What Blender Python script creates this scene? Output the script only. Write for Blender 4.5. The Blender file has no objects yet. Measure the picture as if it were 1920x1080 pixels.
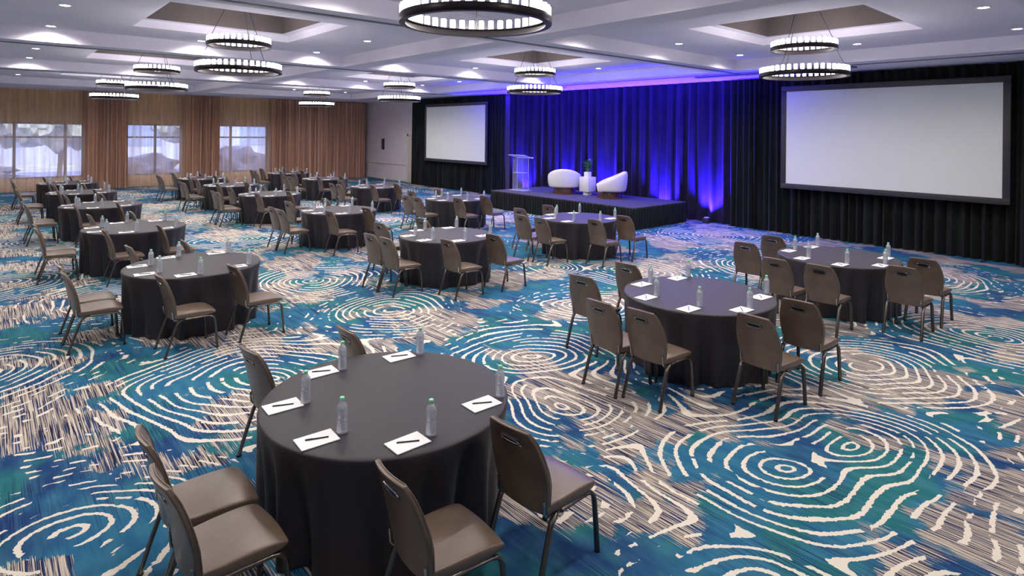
import bpy, bmesh, math, random
from mathutils import Vector, Matrix
random.seed(7)
PI = math.pi
SC = bpy.context.scene
COL = SC.collection

# ------------------------------------------------------------------ camera
YAW = math.radians(48.59)          # viewing direction measured from the +x axis of the room
EYE = 2.60
FPX = 1125.4
cam_d = bpy.data.cameras.new('camera')
cam = bpy.data.objects.new('camera', cam_d)
COL.objects.link(cam)
cam_d.sensor_fit = 'HORIZONTAL'
cam_d.sensor_width = 36.0
cam_d.lens = 36.0 * FPX / 1920.0
cam_d.shift_x = 0.0
cam_d.shift_y = -(540.0 - 247.44) / 1920.0
cam_d.clip_start = 0.05
cam_d.clip_end = 300
cam.location = (0, 0, EYE)
cam.matrix_world = (Matrix.Translation((0, 0, EYE)) @ Matrix.Rotation(YAW - PI / 2, 4, 'Z')
                    @ Matrix.Rotation(PI / 2, 4, 'X') @ Matrix.Rotation(0.010, 4, 'Z'))
SC.camera = cam

# ------------------------------------------------------------------ world, view
SC.view_settings.view_transform = 'Standard'
SC.view_settings.look = 'None'
SC.view_settings.gamma = 1.0
SC.view_settings.use_curve_mapping = False
SC.view_settings.exposure = 0.55
world = bpy.data.worlds.new('world')
SC.world = world
world.use_nodes = True
bg = world.node_tree.nodes['Background']
bg.inputs[0].default_value = (0.50, 0.60, 1.0, 1)
bg.inputs[1].default_value = 2.5
sun_d = bpy.data.lights.new('sun', 'SUN'); sun_d.energy = 1.8; sun_d.angle = 0.02; sun_d.color = (1.0, 0.93, 0.8)
sun = bpy.data.objects.new('sun', sun_d); COL.objects.link(sun)
sun.rotation_euler = (math.radians(42), 0, math.radians(14))      # shines from behind the building onto the garden
SC.cycles.max_bounces = 7
SC.cycles.diffuse_bounces = 4
SC.cycles.glossy_bounces = 3
SC.cycles.transmission_bounces = 6
SC.cycles.transparent_max_bounces = 10
SC.cycles.caustics_reflective = False
SC.cycles.caustics_refractive = False
SC.cycles.sample_clamp_indirect = 4.0
SC.cycles.use_denoising = True

DOWN_W = 94.0       # downlight spots
LED_W = 3300.0       # blue uplights
CANDLE = 15.0        # chandelier glass

# ------------------------------------------------------------------ room numbers (metres)
BEAM_Z = 4.15; TRAY_Z = 4.41; REC_Z = 5.05
BAYS_X = [(-6.6, -0.55, -3.6), (0.0, 6.60, 3.36), (7.12, 13.78, 10.50)]
BAYS_Y = [(-5.4, 0.80, -2.2), (1.36, 7.38, 4.40), (7.92, 13.76, 11.05), (14.45, 20.42, 17.60), (21.15, 27.75, 24.30)]
X0, X1 = -7.2, 16.3
Y0, Y1 = -6.0, 31.1

# ------------------------------------------------------------------ helpers
def tag(o, label=None, cat=None, group=None, kind=None):
    if label: o['label'] = label
    if cat: o['category'] = cat
    if group: o['group'] = group
    if kind: o['kind'] = kind
    return o

def link(name, me, m=None, parent=None, loc=None):
    o = bpy.data.objects.new(name, me)
    COL.objects.link(o)
    if m is not None and me is not None and len(me.materials) == 0:
        me.materials.append(m)
    if parent is not None: o.parent = parent
    if loc is not None: o.location = loc
    return o

def empty(name, loc=(0, 0, 0), rz=0.0):
    o = bpy.data.objects.new(name, None)
    COL.objects.link(o)
    o.location = loc; o.rotation_euler = (0, 0, rz)
    o.empty_display_size = 0.1
    return o

class MB:
    def __init__(s): s.bm = bmesh.new()
    def box(s, x0, x1, y0, y1, z0, z1, bev=0.0, seg=2):
        vs = [s.bm.verts.new((x, y, z)) for x in (x0, x1) for y in (y0, y1) for z in (z0, z1)]
        f = [(0, 1, 3, 2), (4, 6, 7, 5), (0, 4, 5, 1), (2, 3, 7, 6), (0, 2, 6, 4), (1, 5, 7, 3)]
        fs = [s.bm.faces.new([vs[i] for i in q]) for q in f]
        if bev > 0:
            es = list({e for q in fs for e in q.edges})
            bmesh.ops.bevel(s.bm, geom=es, offset=bev, segments=seg, affect='EDGES', profile=0.5)
        return s
    def quad(s, *pts):
        s.bm.faces.new([s.bm.verts.new(p) for p in pts]); return s
    def rings(s, rings, closed=True, cap0=True, cap1=True):
        R = [[s.bm.verts.new(p) for p in r] for r in rings]
        n = len(R[0])
        for a, b in zip(R[:-1], R[1:]):
            for i in range(n if closed else n - 1):
                j = (i + 1) % n
                s.bm.faces.new((a[i], a[j], b[j], b[i]))
        if cap0: s.bm.faces.new(list(reversed(R[0])))
        if cap1: s.bm.faces.new(R[-1])
        return s
    def lathe(s, prof, n=24, c=(0, 0, 0), cap0=True, cap1=True):
        rr = [[(c[0] + r * math.cos(2 * PI * i / n), c[1] + r * math.sin(2 * PI * i / n), c[2] + z) for i in range(n)] for r, z in prof]
        return s.rings(rr, True, cap0, cap1)
    def tube(s, pts, ra, rb=None, n=8, up=(0, 0, 1), closed=False):
        rb = rb or ra
        P = [Vector(p) for p in pts]; rr = []
        m = len(P)
        for k in range(m):
            a = P[(k - 1) % m] if (closed or k > 0) else P[k]
            b = P[(k + 1) % m] if (closed or k < m - 1) else P[k]
            t = (b - a).normalized()
            u = Vector(up)
            side = t.cross(u)
            if side.length < 1e-4: side = t.cross(Vector((1, 0, 0)))
            side.normalize(); w = side.cross(t).normalized()
            rr.append([tuple(P[k] + side * (ra * math.cos(2 * PI * i / n)) + w * (rb * math.sin(2 * PI * i / n))) for i in range(n)])
        if closed:
            R = [[s.bm.verts.new(p) for p in r] for r in rr]
            for k in range(m):
                a, b = R[k], R[(k + 1) % m]
                for i in range(n):
                    j = (i + 1) % n
                    s.bm.faces.new((a[i], a[j], b[j], b[i]))
            return s
        return s.rings(rr)
    def mesh(s, name, m=None, smooth=True, angle=None):
        bmesh.ops.recalc_face_normals(s.bm, faces=s.bm.faces)
        me = bpy.data.meshes.new(name)
        s.bm.to_mesh(me); s.bm.free()
        if m is not None: me.materials.append(m)
        if smooth:
            me.polygons.foreach_set('use_smooth', [True] * len(me.polygons))
            try: me.set_sharp_from_angle(angle=math.radians(angle or 40))
            except Exception: pass
        me.update()
        return me
    def build(s, name, m=None, parent=None, loc=None, smooth=True, angle=None):
        return link(name, s.mesh(name, m, smooth, angle), None, parent, loc)

def subdivided(me, levels=2):
    """bake a subdivision surface into a new mesh so that copies can share it"""
    o = bpy.data.objects.new('tmp', me); COL.objects.link(o)
    md = o.modifiers.new('s', 'SUBSURF'); md.levels = levels; md.render_levels = levels
    dg = bpy.context.evaluated_depsgraph_get()
    out = bpy.data.meshes.new_from_object(o.evaluated_get(dg), depsgraph=dg)
    bpy.data.objects.remove(o)
    out.polygons.foreach_set('use_smooth', [True] * len(out.polygons))
    out.name = me.name + '_fine'
    return out

def copy_tree(o, kids, parent=None):
    c = o.copy(); COL.objects.link(c)
    if parent is not None: c.parent = parent
    kk = kids.get(o.name, [])
    for ch in kk: copy_tree(ch, kids, c)
    return c

def kids_of(root):
    d = {}
    for o in bpy.data.objects:
        if o.parent is not None: d.setdefault(o.parent.name, []).append(o)
    return d

# ------------------------------------------------------------------ materials
class NT:
    def __init__(s, name):
        s.m = bpy.data.materials.new(name); s.m.use_nodes = True
        s.nt = s.m.node_tree; s.N = s.nt.nodes; s.L = s.nt.links
        s.bsdf = s.N['Principled BSDF']; s.out = s.N['Material Output']
    def n(s, t, **kw):
        x = s.N.new(t)
        for k, v in kw.items(): setattr(x, k, v)
        return x
    def set(s, sock, v):
        if hasattr(v, 'links') or isinstance(v, bpy.types.NodeSocket): s.L.new(v, sock)
        else: sock.default_value = v
    def math(s, op, a, b=0.0, c=0.0, clamp=False):
        x = s.n('ShaderNodeMath', operation=op); x.use_clamp = clamp
        s.set(x.inputs[0], a); s.set(x.inputs[1], b); s.set(x.inputs[2], c)
        return x.outputs[0]
    def vmath(s, op, a, b=(0, 0, 0)):
        x = s.n('ShaderNodeVectorMath', operation=op)
        s.set(x.inputs[0], a); s.set(x.inputs[1], b)
        return x.outputs['Value'] if op in ('LENGTH', 'DISTANCE') else x.outputs[0]
    def noise(s, vec, scale, detail=2.0, rough=0.5, dim='3D', col=False):
        x = s.n('ShaderNodeTexNoise', noise_dimensions=dim)
        s.set(x.inputs['Vector'], vec); x.inputs['Scale'].default_value = scale
        x.inputs['Detail'].default_value = detail; x.inputs['Roughness'].default_value = rough
        return x.outputs['Color'] if col else x.outputs['Fac']
    def mix(s, f, a, b):
        x = s.n('ShaderNodeMix', data_type='RGBA')
        s.set(x.inputs[0], f); s.set(x.inputs[6], a); s.set(x.inputs[7], b)
        return x.outputs[2]
    def step(s, v, lo, hi):
        x = s.n('ShaderNodeMapRange'); x.clamp = True
        s.set(x.inputs[0], v); x.inputs[1].default_value = lo; x.inputs[2].default_value = hi
        return x.outputs[0]
    def scale(s, vec, sc, loc=(0, 0, 0)):
        x = s.n('ShaderNodeMapping'); s.set(x.inputs['Vector'], vec)
        x.inputs['Scale'].default_value = sc; x.inputs['Location'].default_value = loc
        return x.outputs[0]
    def coord(s, k='Object'):
        return s.n('ShaderNodeTexCoord').outputs[k]
    def bump(s, h, strength=0.3, dist=0.01):
        b = s.n('ShaderNodeBump'); b.inputs['Strength'].default_value = strength
        b.inputs['Distance'].default_value = dist; s.set(b.inputs['Height'], h)
        s.L.new(b.outputs[0], s.bsdf.inputs['Normal'])

def C(r, g, b): return (r, g, b, 1.0)

def simple(name, col, rough=0.6, metal=0.0, spec=0.5, var=0.0, vscale=8.0, bump=0.0, bscale=120.0, sheen=0.0, stretch=(1, 1, 1), emit=None, es=0.0, coat=0.0):
    t = NT(name); b = t.bsdf
    co = t.coord()
    if var > 0:
        nz = t.noise(t.scale(co, stretch), vscale, 3.0)
        d = tuple(max(0, c * (1 - var)) for c in col[:3]) + (1,)
        l = tuple(min(1, c * (1 + var)) for c in col[:3]) + (1,)
        t.L.new(t.mix(t.step(nz, 0.3, 0.7), d, l), b.inputs['Base Color'])
    else:
        b.inputs['Base Color'].default_value = col
    b.inputs['Roughness'].default_value = rough
    b.inputs['Metallic'].default_value = metal
    b.inputs['Specular IOR Level'].default_value = spec
    if sheen: b.inputs['Sheen Weight'].default_value = sheen
    if coat: b.inputs['Coat Weight'].default_value = coat
    if emit: b.inputs['Emission Color'].default_value = emit; b.inputs['Emission Strength'].default_value = es
    if bump > 0: t.bump(t.noise(co, bscale, 2.0), bump, 0.004)
    return t.m

M = {}
M['ceiling'] = simple('ceiling_paint', C(0.80, 0.77, 0.90), 0.85, var=0.03, vscale=1.2)
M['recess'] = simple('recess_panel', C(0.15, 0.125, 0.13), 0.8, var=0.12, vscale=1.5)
M['groove'] = simple('track_groove', C(0.12, 0.12, 0.16), 0.6, var=0.1)
M['wall'] = simple('wall_paint', C(0.74, 0.66, 0.74), 0.8, var=0.04, vscale=2)
M['wall_brown'] = simple('wall_behind_curtains', C(0.85, 0.60, 0.30), 0.85, var=0.1, vscale=3)
M['trim'] = simple('white_trim', C(0.70, 0.66, 0.66), 0.5, var=0.03)
M['leather'] = simple('taupe_leather', C(0.125, 0.090, 0.068), 0.32, spec=0.6, var=0.14, vscale=7, bump=0.12, bscale=260)
M['piping'] = simple('leather_piping', C(0.17, 0.135, 0.11), 0.35, var=0.08)
M['chrome'] = simple('bronze_metal', C(0.15, 0.135, 0.125), 0.26, metal=0.9, var=0.1)
M['chromer'] = simple('chrome_trim', C(0.45, 0.45, 0.46), 0.2, metal=1.0, var=0.05)
M['foot'] = simple('black_rubber', C(0.01, 0.01, 0.01), 0.6, var=0.1)
M['cloth'] = simple('black_tablecloth', C(0.019, 0.016, 0.024), 0.55, spec=0.45, var=0.12, vscale=60, bump=0.1, bscale=500, sheen=0.06)
M['drape'] = simple('black_velour_drape', C(0.009, 0.012, 0.013), 0.8, spec=0.15, var=0.3, vscale=3, sheen=0.06, stretch=(1, 1, 0.3))
M['skirt'] = simple('black_stage_skirt', C(0.009, 0.012, 0.013), 0.75, spec=0.2, var=0.2, vscale=5, sheen=0.05)
M['deck'] = simple('charcoal_stage_carpet', C(0.055, 0.052, 0.07), 0.9, var=0.15, vscale=30, bump=0.2)
M['screen'] = simple('screen_surface', C(0.78, 0.82, 0.79), 0.9, var=0.01, vscale=0.6)
M['frame'] = simple('black_screen_frame', C(0.035, 0.033, 0.042), 0.5, var=0.1)
M['white'] = simple('white_boucle', C(0.86, 0.85, 0.84), 0.9, var=0.02, bump=0.3, bscale=180, sheen=0.2)
M['lacquer'] = simple('white_lacquer', C(0.82, 0.82, 0.82), 0.35, var=0.02)
M['wood'] = simple('walnut', C(0.11, 0.038, 0.022), 0.25, var=0.35, vscale=5, stretch=(1, 1, 6), coat=0.4)
M['leaf'] = simple('leaf_green', C(0.08, 0.30, 0.05), 0.4, var=0.35, vscale=14)
M['paper'] = simple('paper', C(0.90, 0.90, 0.92), 0.7, var=0.01)
M['pen'] = simple('black_pen_plastic', C(0.02, 0.02, 0.022), 0.3, var=0.1)
M['band'] = simple('dark_bronze_band', C(0.020, 0.014, 0.018), 0.35, metal=0.5, var=0.15)
M['cable'] = simple('dark_cable', C(0.03, 0.03, 0.035), 0.5, var=0.1)
M['candle'] = simple('lit_frosted_glass', C(0.9, 0.9, 0.9), 0.5, var=0.01, emit=C(1.0, 0.94, 0.90), es=CANDLE)
M['lamp'] = simple('downlight_lens', C(0.9, 0.9, 0.9), 0.5, var=0.01, emit=C(1.0, 0.93, 0.86), es=14.0)
M['led'] = simple('blue_led_lens', C(0.1, 0.1, 0.9), 0.4, var=0.01, emit=C(0.05, 0.03, 1.0), es=6.0)
M['cap'] = simple('green_cap', C(0.28, 0.78, 0.50), 0.4, var=0.05)
M['leafout'] = simple('hazy_leaves', C(0.30, 0.30, 0.42), 0.9, var=0.35, vscale=1.5)  # shrub leaves, lavender haze put into their colour
M['leafout2'] = simple('sunny_leaves', C(0.62, 0.66, 0.56), 0.9, var=0.4, vscale=1.8)  # tree leaves, sunlight put into the pale colour
M['bark'] = simple('bark', C(0.16, 0.13, 0.12), 0.9, var=0.3)
M['sunlit_lawn'] = simple('outdoor_ground', C(0.56, 0.56, 0.50), 0.9, var=0.3, vscale=0.5)  # lawn, with sunshine on the grass painted into its pale tone
M['bldg'] = simple('outdoor_render', C(0.62, 0.64, 0.80), 0.9, var=0.12, vscale=0.3)
M['darkglass'] = simple('outdoor_window', C(0.35, 0.42, 0.62), 0.2, var=0.1)
M['winframe'] = simple('window_frame', C(0.10, 0.09, 0.14), 0.4, var=0.1)
M['board'] = simple('table_board', C(0.25, 0.2, 0.16), 0.6, var=0.2)

def mat_mix_transparent(name, col, rough, fac, kind='BSDF', tint=(1, 1, 1, 1), var=0.25, stretch=(14, 14, 0.4)):
    """cloth or plastic that lets part of what is behind it through"""
    t = NT(name)
    tr = t.n('ShaderNodeBsdfTransparent'); tr.inputs[0].default_value = tint
    mx = t.n('ShaderNodeMixShader')
    co = t.scale(t.coord(), stretch)
    nz = t.noise(co, 1.0, 2.0)
    fc = t.math('ADD', fac, t.math('MULTIPLY', t.math('SUBTRACT', nz, 0.5), var))
    t.set(mx.inputs[0], fc)
    t.L.new(tr.outputs[0], mx.inputs[1])
    if kind == 'CLOTH':
        d = t.n('ShaderNodeBsdfDiffuse'); d.inputs[0].default_value = col
        tl = t.n('ShaderNodeBsdfTranslucent'); tl.inputs[0].default_value = col
        m2 = t.n('ShaderNodeMixShader'); m2.inputs[0].default_value = 0.45
        t.L.new(d.outputs[0], m2.inputs[1]); t.L.new(tl.outputs[0], m2.inputs[2])
        t.L.new(m2.outputs[0], mx.inputs[2])
        t.N.remove(t.bsdf)
    else:
        t.bsdf.inputs['Base Color'].default_value = col
        t.bsdf.inputs['Roughness'].default_value = rough
        t.L.new(t.bsdf.outputs[0], mx.inputs[2])
    t.L.new(mx.outputs[0], t.out.inputs[0])
    return t.m
M['sheer'] = mat_mix_transparent('bronze_sheer', C(0.74, 0.56, 0.42), 0.8, 0.54, 'CLOTH', var=1.0, stretch=(6, 6, 0.25))
M['acrylic'] = mat_mix_transparent('clear_acrylic', C(0.65, 0.68, 0.95), 0.08, 0.09, var=0.02)
M['acrylic_edge'] = mat_mix_transparent('acrylic_edge', C(0.85, 0.87, 1.0), 0.15, 0.55, var=0.02)
M['pane'] = mat_mix_transparent('window_glass', C(0.7, 0.75, 0.9), 0.02, 0.06, var=0.0)

def curtain_mat():
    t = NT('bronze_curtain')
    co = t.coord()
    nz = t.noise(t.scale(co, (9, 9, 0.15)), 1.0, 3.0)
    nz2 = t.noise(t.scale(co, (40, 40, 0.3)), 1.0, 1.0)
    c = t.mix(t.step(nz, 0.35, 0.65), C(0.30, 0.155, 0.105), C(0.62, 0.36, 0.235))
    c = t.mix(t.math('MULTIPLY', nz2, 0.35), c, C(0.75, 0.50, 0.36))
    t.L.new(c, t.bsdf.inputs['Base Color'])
    t.bsdf.inputs['Roughness'].default_value = 0.45
    t.bsdf.inputs['Sheen Weight'].default_value = 0.3
    return t.m
M['curtain'] = curtain_mat()

def bottle_mat():
    t = NT('clear_bottle_plastic')
    b = t.bsdf
    b.inputs['Base Color'].default_value = C(0.93, 0.96, 1.0)
    b.inputs['Roughness'].default_value = 0.03
    b.inputs['IOR'].default_value = 1.33
    b.inputs['Transmission Weight'].default_value = 1.0
    co = t.coord()
    t.bump(t.noise(t.scale(co, (60, 60, 90)), 1.0, 2.0), 0.5, 0.01)
    tr = t.n('ShaderNodeBsdfTransparent'); tr.inputs[0].default_value = C(0.9, 0.94, 1.0)
    gl = t.n('ShaderNodeBsdfGlossy'); gl.inputs[0].default_value = C(0.95, 0.97, 1.0); gl.inputs['Roughness'].default_value = 0.12
    df = t.n('ShaderNodeBsdfDiffuse'); df.inputs[0].default_value = C(0.85, 0.92, 1.0)
    m1 = t.n('ShaderNodeMixShader'); m1.inputs[0].default_value = 0.44
    t.L.new(b.outputs[0], m1.inputs[1]); t.L.new(df.outputs[0], m1.inputs[2])
    m2 = t.n('ShaderNodeMixShader'); m2.inputs[0].default_value = 0.35
    t.L.new(m1.outputs[0], m2.inputs[1]); t.L.new(tr.outputs[0], m2.inputs[2])
    m3 = t.n('ShaderNodeMixShader'); m3.inputs[0].default_value = 0.20
    t.L.new(m2.outputs[0], m3.inputs[1]); t.L.new(gl.outputs[0], m3.inputs[2])
    t.L.new(m3.outputs[0], t.out.inputs[0])
    return t.m
M['bottle'] = bottle_mat()

# swirl centres of the woven carpet pattern: x, y, size
SWIRLS = [(5.45, 1.95, 1.0), (4.72, 2.05, 1.15), (4.22, 3.97, 0.55), (4.85, 5.03, 0.95), (2.25, 6.45, 1.25), (9.85, 1.75, 1.0),
          (4.35, 10.0, 1.0), (9.15, 7.0, 0.9), (8.4, 8.2, 0.6), (14.1, 8.0, 1.2), (4.3, 14.9, 1.2), (0.0, 8.35, 0.9),
          (4.45, 7.6, 0.7), (7.5, 2.5, 1.0), (11.6, 5.6, 1.1), (12.9, 3.2, 1.0), (6.9, 6.0, 0.7), (1.7, 10.9, 0.9),
          (0.4, 4.6, 0.6), (2.9, 1.2, 0.6), (7.6, 11.5, 1.0), (11.7, 10.4, 0.8), (4.4, 18.6, 1.2), (8.3, 15.8, 1.1),
          (0.2, 13.0, 1.2), (0.9, 17.5, 1.1), (4.2, 22.6, 1.3), (8.0, 20.5, 1.2), (12.3, 14.5, 1.0), (11.9, 19.0, 1.2),
          (0.5, 21.6, 1.2), (8.2, 26.3, 1.2), (13.0, 23.5, 1.3), (3.6, 27.4, 1.2), (6.9, 0.0, 1.0), (9.7, -1.2, 1.0), (13.0, 0.3, 1.0)]

def carpet():
    t = NT('swirl_carpet')
    co = t.coord()
    warp = t.noise(co, 0.8, 1.5, 0.4, col=True)
    wv = t.vmath('MULTIPLY', t.vmath('SUBTRACT', warp, (0.5, 0.5, 0.5)), (0.75, 0.75, 0))
    fine = t.noise(co, 30.0, 2.0, col=True)
    fv = t.vmath('MULTIPLY', t.vmath('SUBTRACT', fine, (0.5, 0.5, 0.5)), (0.035, 0.035, 0))
    p = t.vmath('ADD', t.vmath('ADD', co, wv), fv)
    md = None; mw = None
    for (cx, cy, r) in SWIRLS:
        d = t.vmath('DISTANCE', p, (cx, cy, 0))
        w = t.math('DIVIDE', d, r)
        md = d if md is None else t.math('SMOOTH_MIN', md, d, 0.42)
        mw = w if mw is None else t.math('SMOOTH_MIN', mw, w, 0.2)
    # rings
    sp = 0.115
    fr = t.math('FRACT', t.math('DIVIDE', md, sp))
    tri = t.math('ABSOLUTE', t.math('SUBTRACT', fr, 0.5))          # 0 at the middle of a stroke
    wid = t.math('ADD', 0.075, t.math('MULTIPLY', t.noise(co, 2.3, 2.0), 0.12))
    stroke = t.math('LESS_THAN', tri, wid)
    gaps = t.math('GREATER_THAN', t.noise(t.scale(co, (1, 1, 1), (3.3, 8.1, 0)), 2.6, 2.2), 0.42)
    edge = t.math('ADD', mw, t.math('MULTIPLY', t.math('SUBTRACT', t.noise(co, 0.8, 2.0), 0.5), 1.3))
    inside = t.math('LESS_THAN', edge, 1.16)
    faded = t.math('LESS_THAN', t.noise(co, 6.0, 1.5), 0.47)
    far = t.math('LESS_THAN', edge, 1.70)
    zone = t.math('MAXIMUM', inside, t.math('MULTIPLY', faded, far))
    lines = t.math('MULTIPLY', t.math('MULTIPLY', stroke, gaps), zone)
    # colour fields
    a = t.noise(t.scale(co, (1, 1, 1), (11, 3, 0)), 0.75, 3.0, 0.55)
    b = t.noise(t.scale(co, (1, 1, 1), (1, 27, 0)), 1.1, 3.0, 0.55)
    soft = t.noise(t.scale(co, (9, 2.5, 1)), 1.0, 3.0)
    c = t.mix(t.step(a, 0.42, 0.54), C(0.014, 0.056, 0.175), C(0.022, 0.140, 0.270))
    c = t.mix(t.step(b, 0.50, 0.58), c, C(0.018, 0.155, 0.175))
    c = t.mix(t.math('MULTIPLY', t.step(soft, 0.4, 0.7), 0.42), c, C(0.075, 0.265, 0.34))
    # thin yarn streaks running along y
    s1 = t.noise(t.scale(co, (125, 1.5, 1)), 1.0, 1.5)
    s2 = t.noise(t.scale(co, (150, 2.0, 1), (5, 9, 0)), 1.0, 1.5)
    s3 = t.noise(t.scale(co, (95, 1.2, 1), (2, 4, 0)), 1.0, 1.0)
    darks = t.math('GREATER_THAN', s1, 0.575)
    c = t.mix(t.math('MULTIPLY', darks, t.step(t.noise(co, 0.9, 2.0), 0.42, 0.55)), c, C(0.012, 0.028, 0.12))
    z = t.noise(t.scale(co, (1.0, 0.8, 1), (7, 1, 0)), 1.0, 3.0, 0.6)
    z = t.math('ADD', z, t.math('MULTIPLY', t.math('SUBTRACT', s2, 0.5), 0.12))
    beige_zone = t.math('GREATER_THAN', z, 0.522)
    bc = t.mix(t.step(s3, 0.42, 0.58), C(0.27, 0.23, 0.20), C(0.64, 0.57, 0.48))
    bc = t.mix(t.math('GREATER_THAN', s1, 0.53), bc, C(0.016, 0.018, 0.055))
    bc = t.mix(t.math('GREATER_THAN', s2, 0.60), bc, C(0.60, 0.55, 0.48))
    bc = t.mix(t.math('LESS_THAN', s3, 0.40), bc, C(0.02, 0.05, 0.16))
    c = t.mix(beige_zone, c, bc)
    c = t.mix(lines, c, C(0.80, 0.75, 0.66))
    pile = t.noise(co, 220.0, 2.0)
    c = t.mix(t.math('MULTIPLY', t.step(pile, 0.3, 0.75), 0.22), c, C(0.0, 0.0, 0.0))
    t.L.new(c, t.bsdf.inputs['Base Color'])
    t.bsdf.inputs['Roughness'].default_value = 0.95
    t.bsdf.inputs['Specular IOR Level'].default_value = 0.15
    h = t.math('ADD', t.math('MULTIPLY', lines, 1.0), t.math('MULTIPLY', pile, 0.5))
    t.bump(h, 0.35, 0.012)
    return t.m
M['carpet'] = carpet()

# ------------------------------------------------------------------ structure
def st(o): o['kind'] = 'structure'; return o
st(MB().box(X0, X1 + 0.2, Y0, Y1 + 0.3, -0.2, 0.0).build('floor', M['carpet'], smooth=False))

def ceiling():
    m = MB()
    # beam grid underside with openings for the trays
    xs = [X0] + [v for b in BAYS_X for v in b[:2]] + [X1 + 0.2]
    ys = [Y0] + [v for b in BAYS_Y for v in b[:2]] + [Y1 + 0.3]
    def isbay(i, j): return i % 2 == 1 and j % 2 == 1
    for i in range(len(xs) - 1):
        for j in range(len(ys) - 1):
            xa, xb, ya, yb = xs[i], xs[i + 1], ys[j], ys[j + 1]
            if not isbay(i, j):
                m.quad((xa, ya, BEAM_Z), (xb, ya, BEAM_Z), (xb, yb, BEAM_Z), (xa, yb, BEAM_Z))
            else:
                # tray sides
                for p, q in (((xa, ya), (xb, ya)), ((xb, ya), (xb, yb)), ((xb, yb), (xa, yb)), ((xa, yb), (xa, ya))):
                    m.quad((p[0], p[1], BEAM_Z), (q[0], q[1], BEAM_Z), (q[0], q[1], TRAY_Z), (p[0], p[1], TRAY_Z))
                cx = BAYS_X[(i - 1) // 2][2]; cy = BAYS_Y[(j - 1) // 2][2]
                hx, hy = 1.38, 1.38
                gx = [xa, cx - hx, cx + hx, xb]; gy = [ya, cy - hy, cy + hy, yb]
                for a in range(3):
                    for b in range(3):
                        if a == 1 and b == 1: continue
                        m.quad((gx[a], gy[b], TRAY_Z), (gx[a + 1], gy[b], TRAY_Z), (gx[a + 1], gy[b + 1], TRAY_Z), (gx[a], gy[b + 1], TRAY_Z))
                # stepped moulding round the recess
                z1 = TRAY_Z + 0.14; k = 0.17
                o_ = [(cx - hx, cy - hy), (cx + hx, cy - hy), (cx + hx, cy + hy), (cx - hx, cy + hy)]
                i_ = [(cx - hx + k, cy - hy + k), (cx + hx - k, cy - hy + k), (cx + hx - k, cy + hy - k), (cx - hx + k, cy + hy - k)]
                for e in range(4):
                    p, q = o_[e], o_[(e + 1) % 4]; u, v = i_[e], i_[(e + 1) % 4]
                    m.quad((*p, TRAY_Z), (*q, TRAY_Z), (*q, z1), (*p, z1))
                    m.quad((*p, z1), (*q, z1), (*v, z1), (*u, z1))
    bmesh.ops.remove_doubles(m.bm, verts=m.bm.verts, dist=0.0005)
    o = st(m.build('ceiling', M['ceiling'], smooth=False))
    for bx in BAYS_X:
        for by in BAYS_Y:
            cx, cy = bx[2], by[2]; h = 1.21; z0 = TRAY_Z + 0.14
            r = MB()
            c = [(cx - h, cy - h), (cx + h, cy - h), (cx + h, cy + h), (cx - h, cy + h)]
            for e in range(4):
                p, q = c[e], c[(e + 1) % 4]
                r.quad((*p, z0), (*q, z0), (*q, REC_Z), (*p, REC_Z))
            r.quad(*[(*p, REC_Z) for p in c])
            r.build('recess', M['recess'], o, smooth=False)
    # roof slab above everything keeps daylight out
    MB().box(X0, X1 + 0.2, Y0, Y1 + 0.3, 5.12, 5.2).build('roof_slab', M['ceiling'], o, smooth=False)
    return o
ceil = ceiling()
nt = 0
for y in (7.70, 14.25, 20.95, 1.12):
    nt += 1
    st(MB().box(X0, 15.0, y - 0.035, y + 0.035, BEAM_Z - 0.012, BEAM_Z + 0.01).build('trim_%d' % nt, M['groove'], smooth=False))
nt += 1
st(MB().box(14.28, 14.36, 0, 27.9, BEAM_Z - 0.012, BEAM_Z + 0.01).build('trim_%d' % nt, M['groove'], smooth=False))
nt += 1
st(MB().box(14.55, 14.75, 5.0, 9.0, BEAM_Z - 0.03, BEAM_Z + 0.01).build('trim_%d' % nt, M['groove'], smooth=False))

# window wall with three openings
WZ0, WZ1 = 0.50, 2.80
WINS = [(-2.2, 3.22, [-0.9, 0.95, 2.6]), (4.72, 6.95, [5.88]), (8.46, 10.87, [9.12])]
m = MB(); xs = X0
for a, b, _ in WINS:
    m.box(xs, a, Y1, Y1 + 0.2, 0, 4.5); m.box(a, b, Y1, Y1 + 0.2, 0, WZ0); m.box(a, b, Y1, Y1 + 0.2, WZ1, 4.5); xs = b
m.box(xs, X1 + 0.2, Y1, Y1 + 0.2, 0, 4.5)
st(m.build('wall_window_side', M['wall_brown'], smooth=False))
for k, (a, b, mul) in enumerate(WINS):
    w = st(empty('window_%d' % (k + 1), ((a + b) / 2, Y1 + 0.1, WZ0)))
    ox, oy, oz = w.location
    f = MB(); t_ = 0.035
    f.box(a - ox, b - ox, -0.05, 0.05, 0, 0.07); f.box(a - ox, b - ox, -0.05, 0.05, WZ1 - WZ0 - 0.07, WZ1 - WZ0)
    f.box(a - ox, a - ox + .07, -0.05, 0.05, 0, WZ1 - WZ0); f.box(b - ox - .07, b - ox, -0.05, 0.05, 0, WZ1 - WZ0)
    f.box(a - ox, b - ox, -0.04, 0.04, 1.70 - t_, 1.70 + t_)
    for xm in mul: f.box(xm - ox - .05, xm - ox + .05, -0.045, 0.045, 0, WZ1 - WZ0)
    f.build('window_frame', M['winframe'], w, smooth=False)
    MB().box(a - ox + .05, b - ox - .05, -0.006, 0.006, 0.05, WZ1 - WZ0 - 0.05).build('pane', M['pane'], w, smooth=False)

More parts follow.
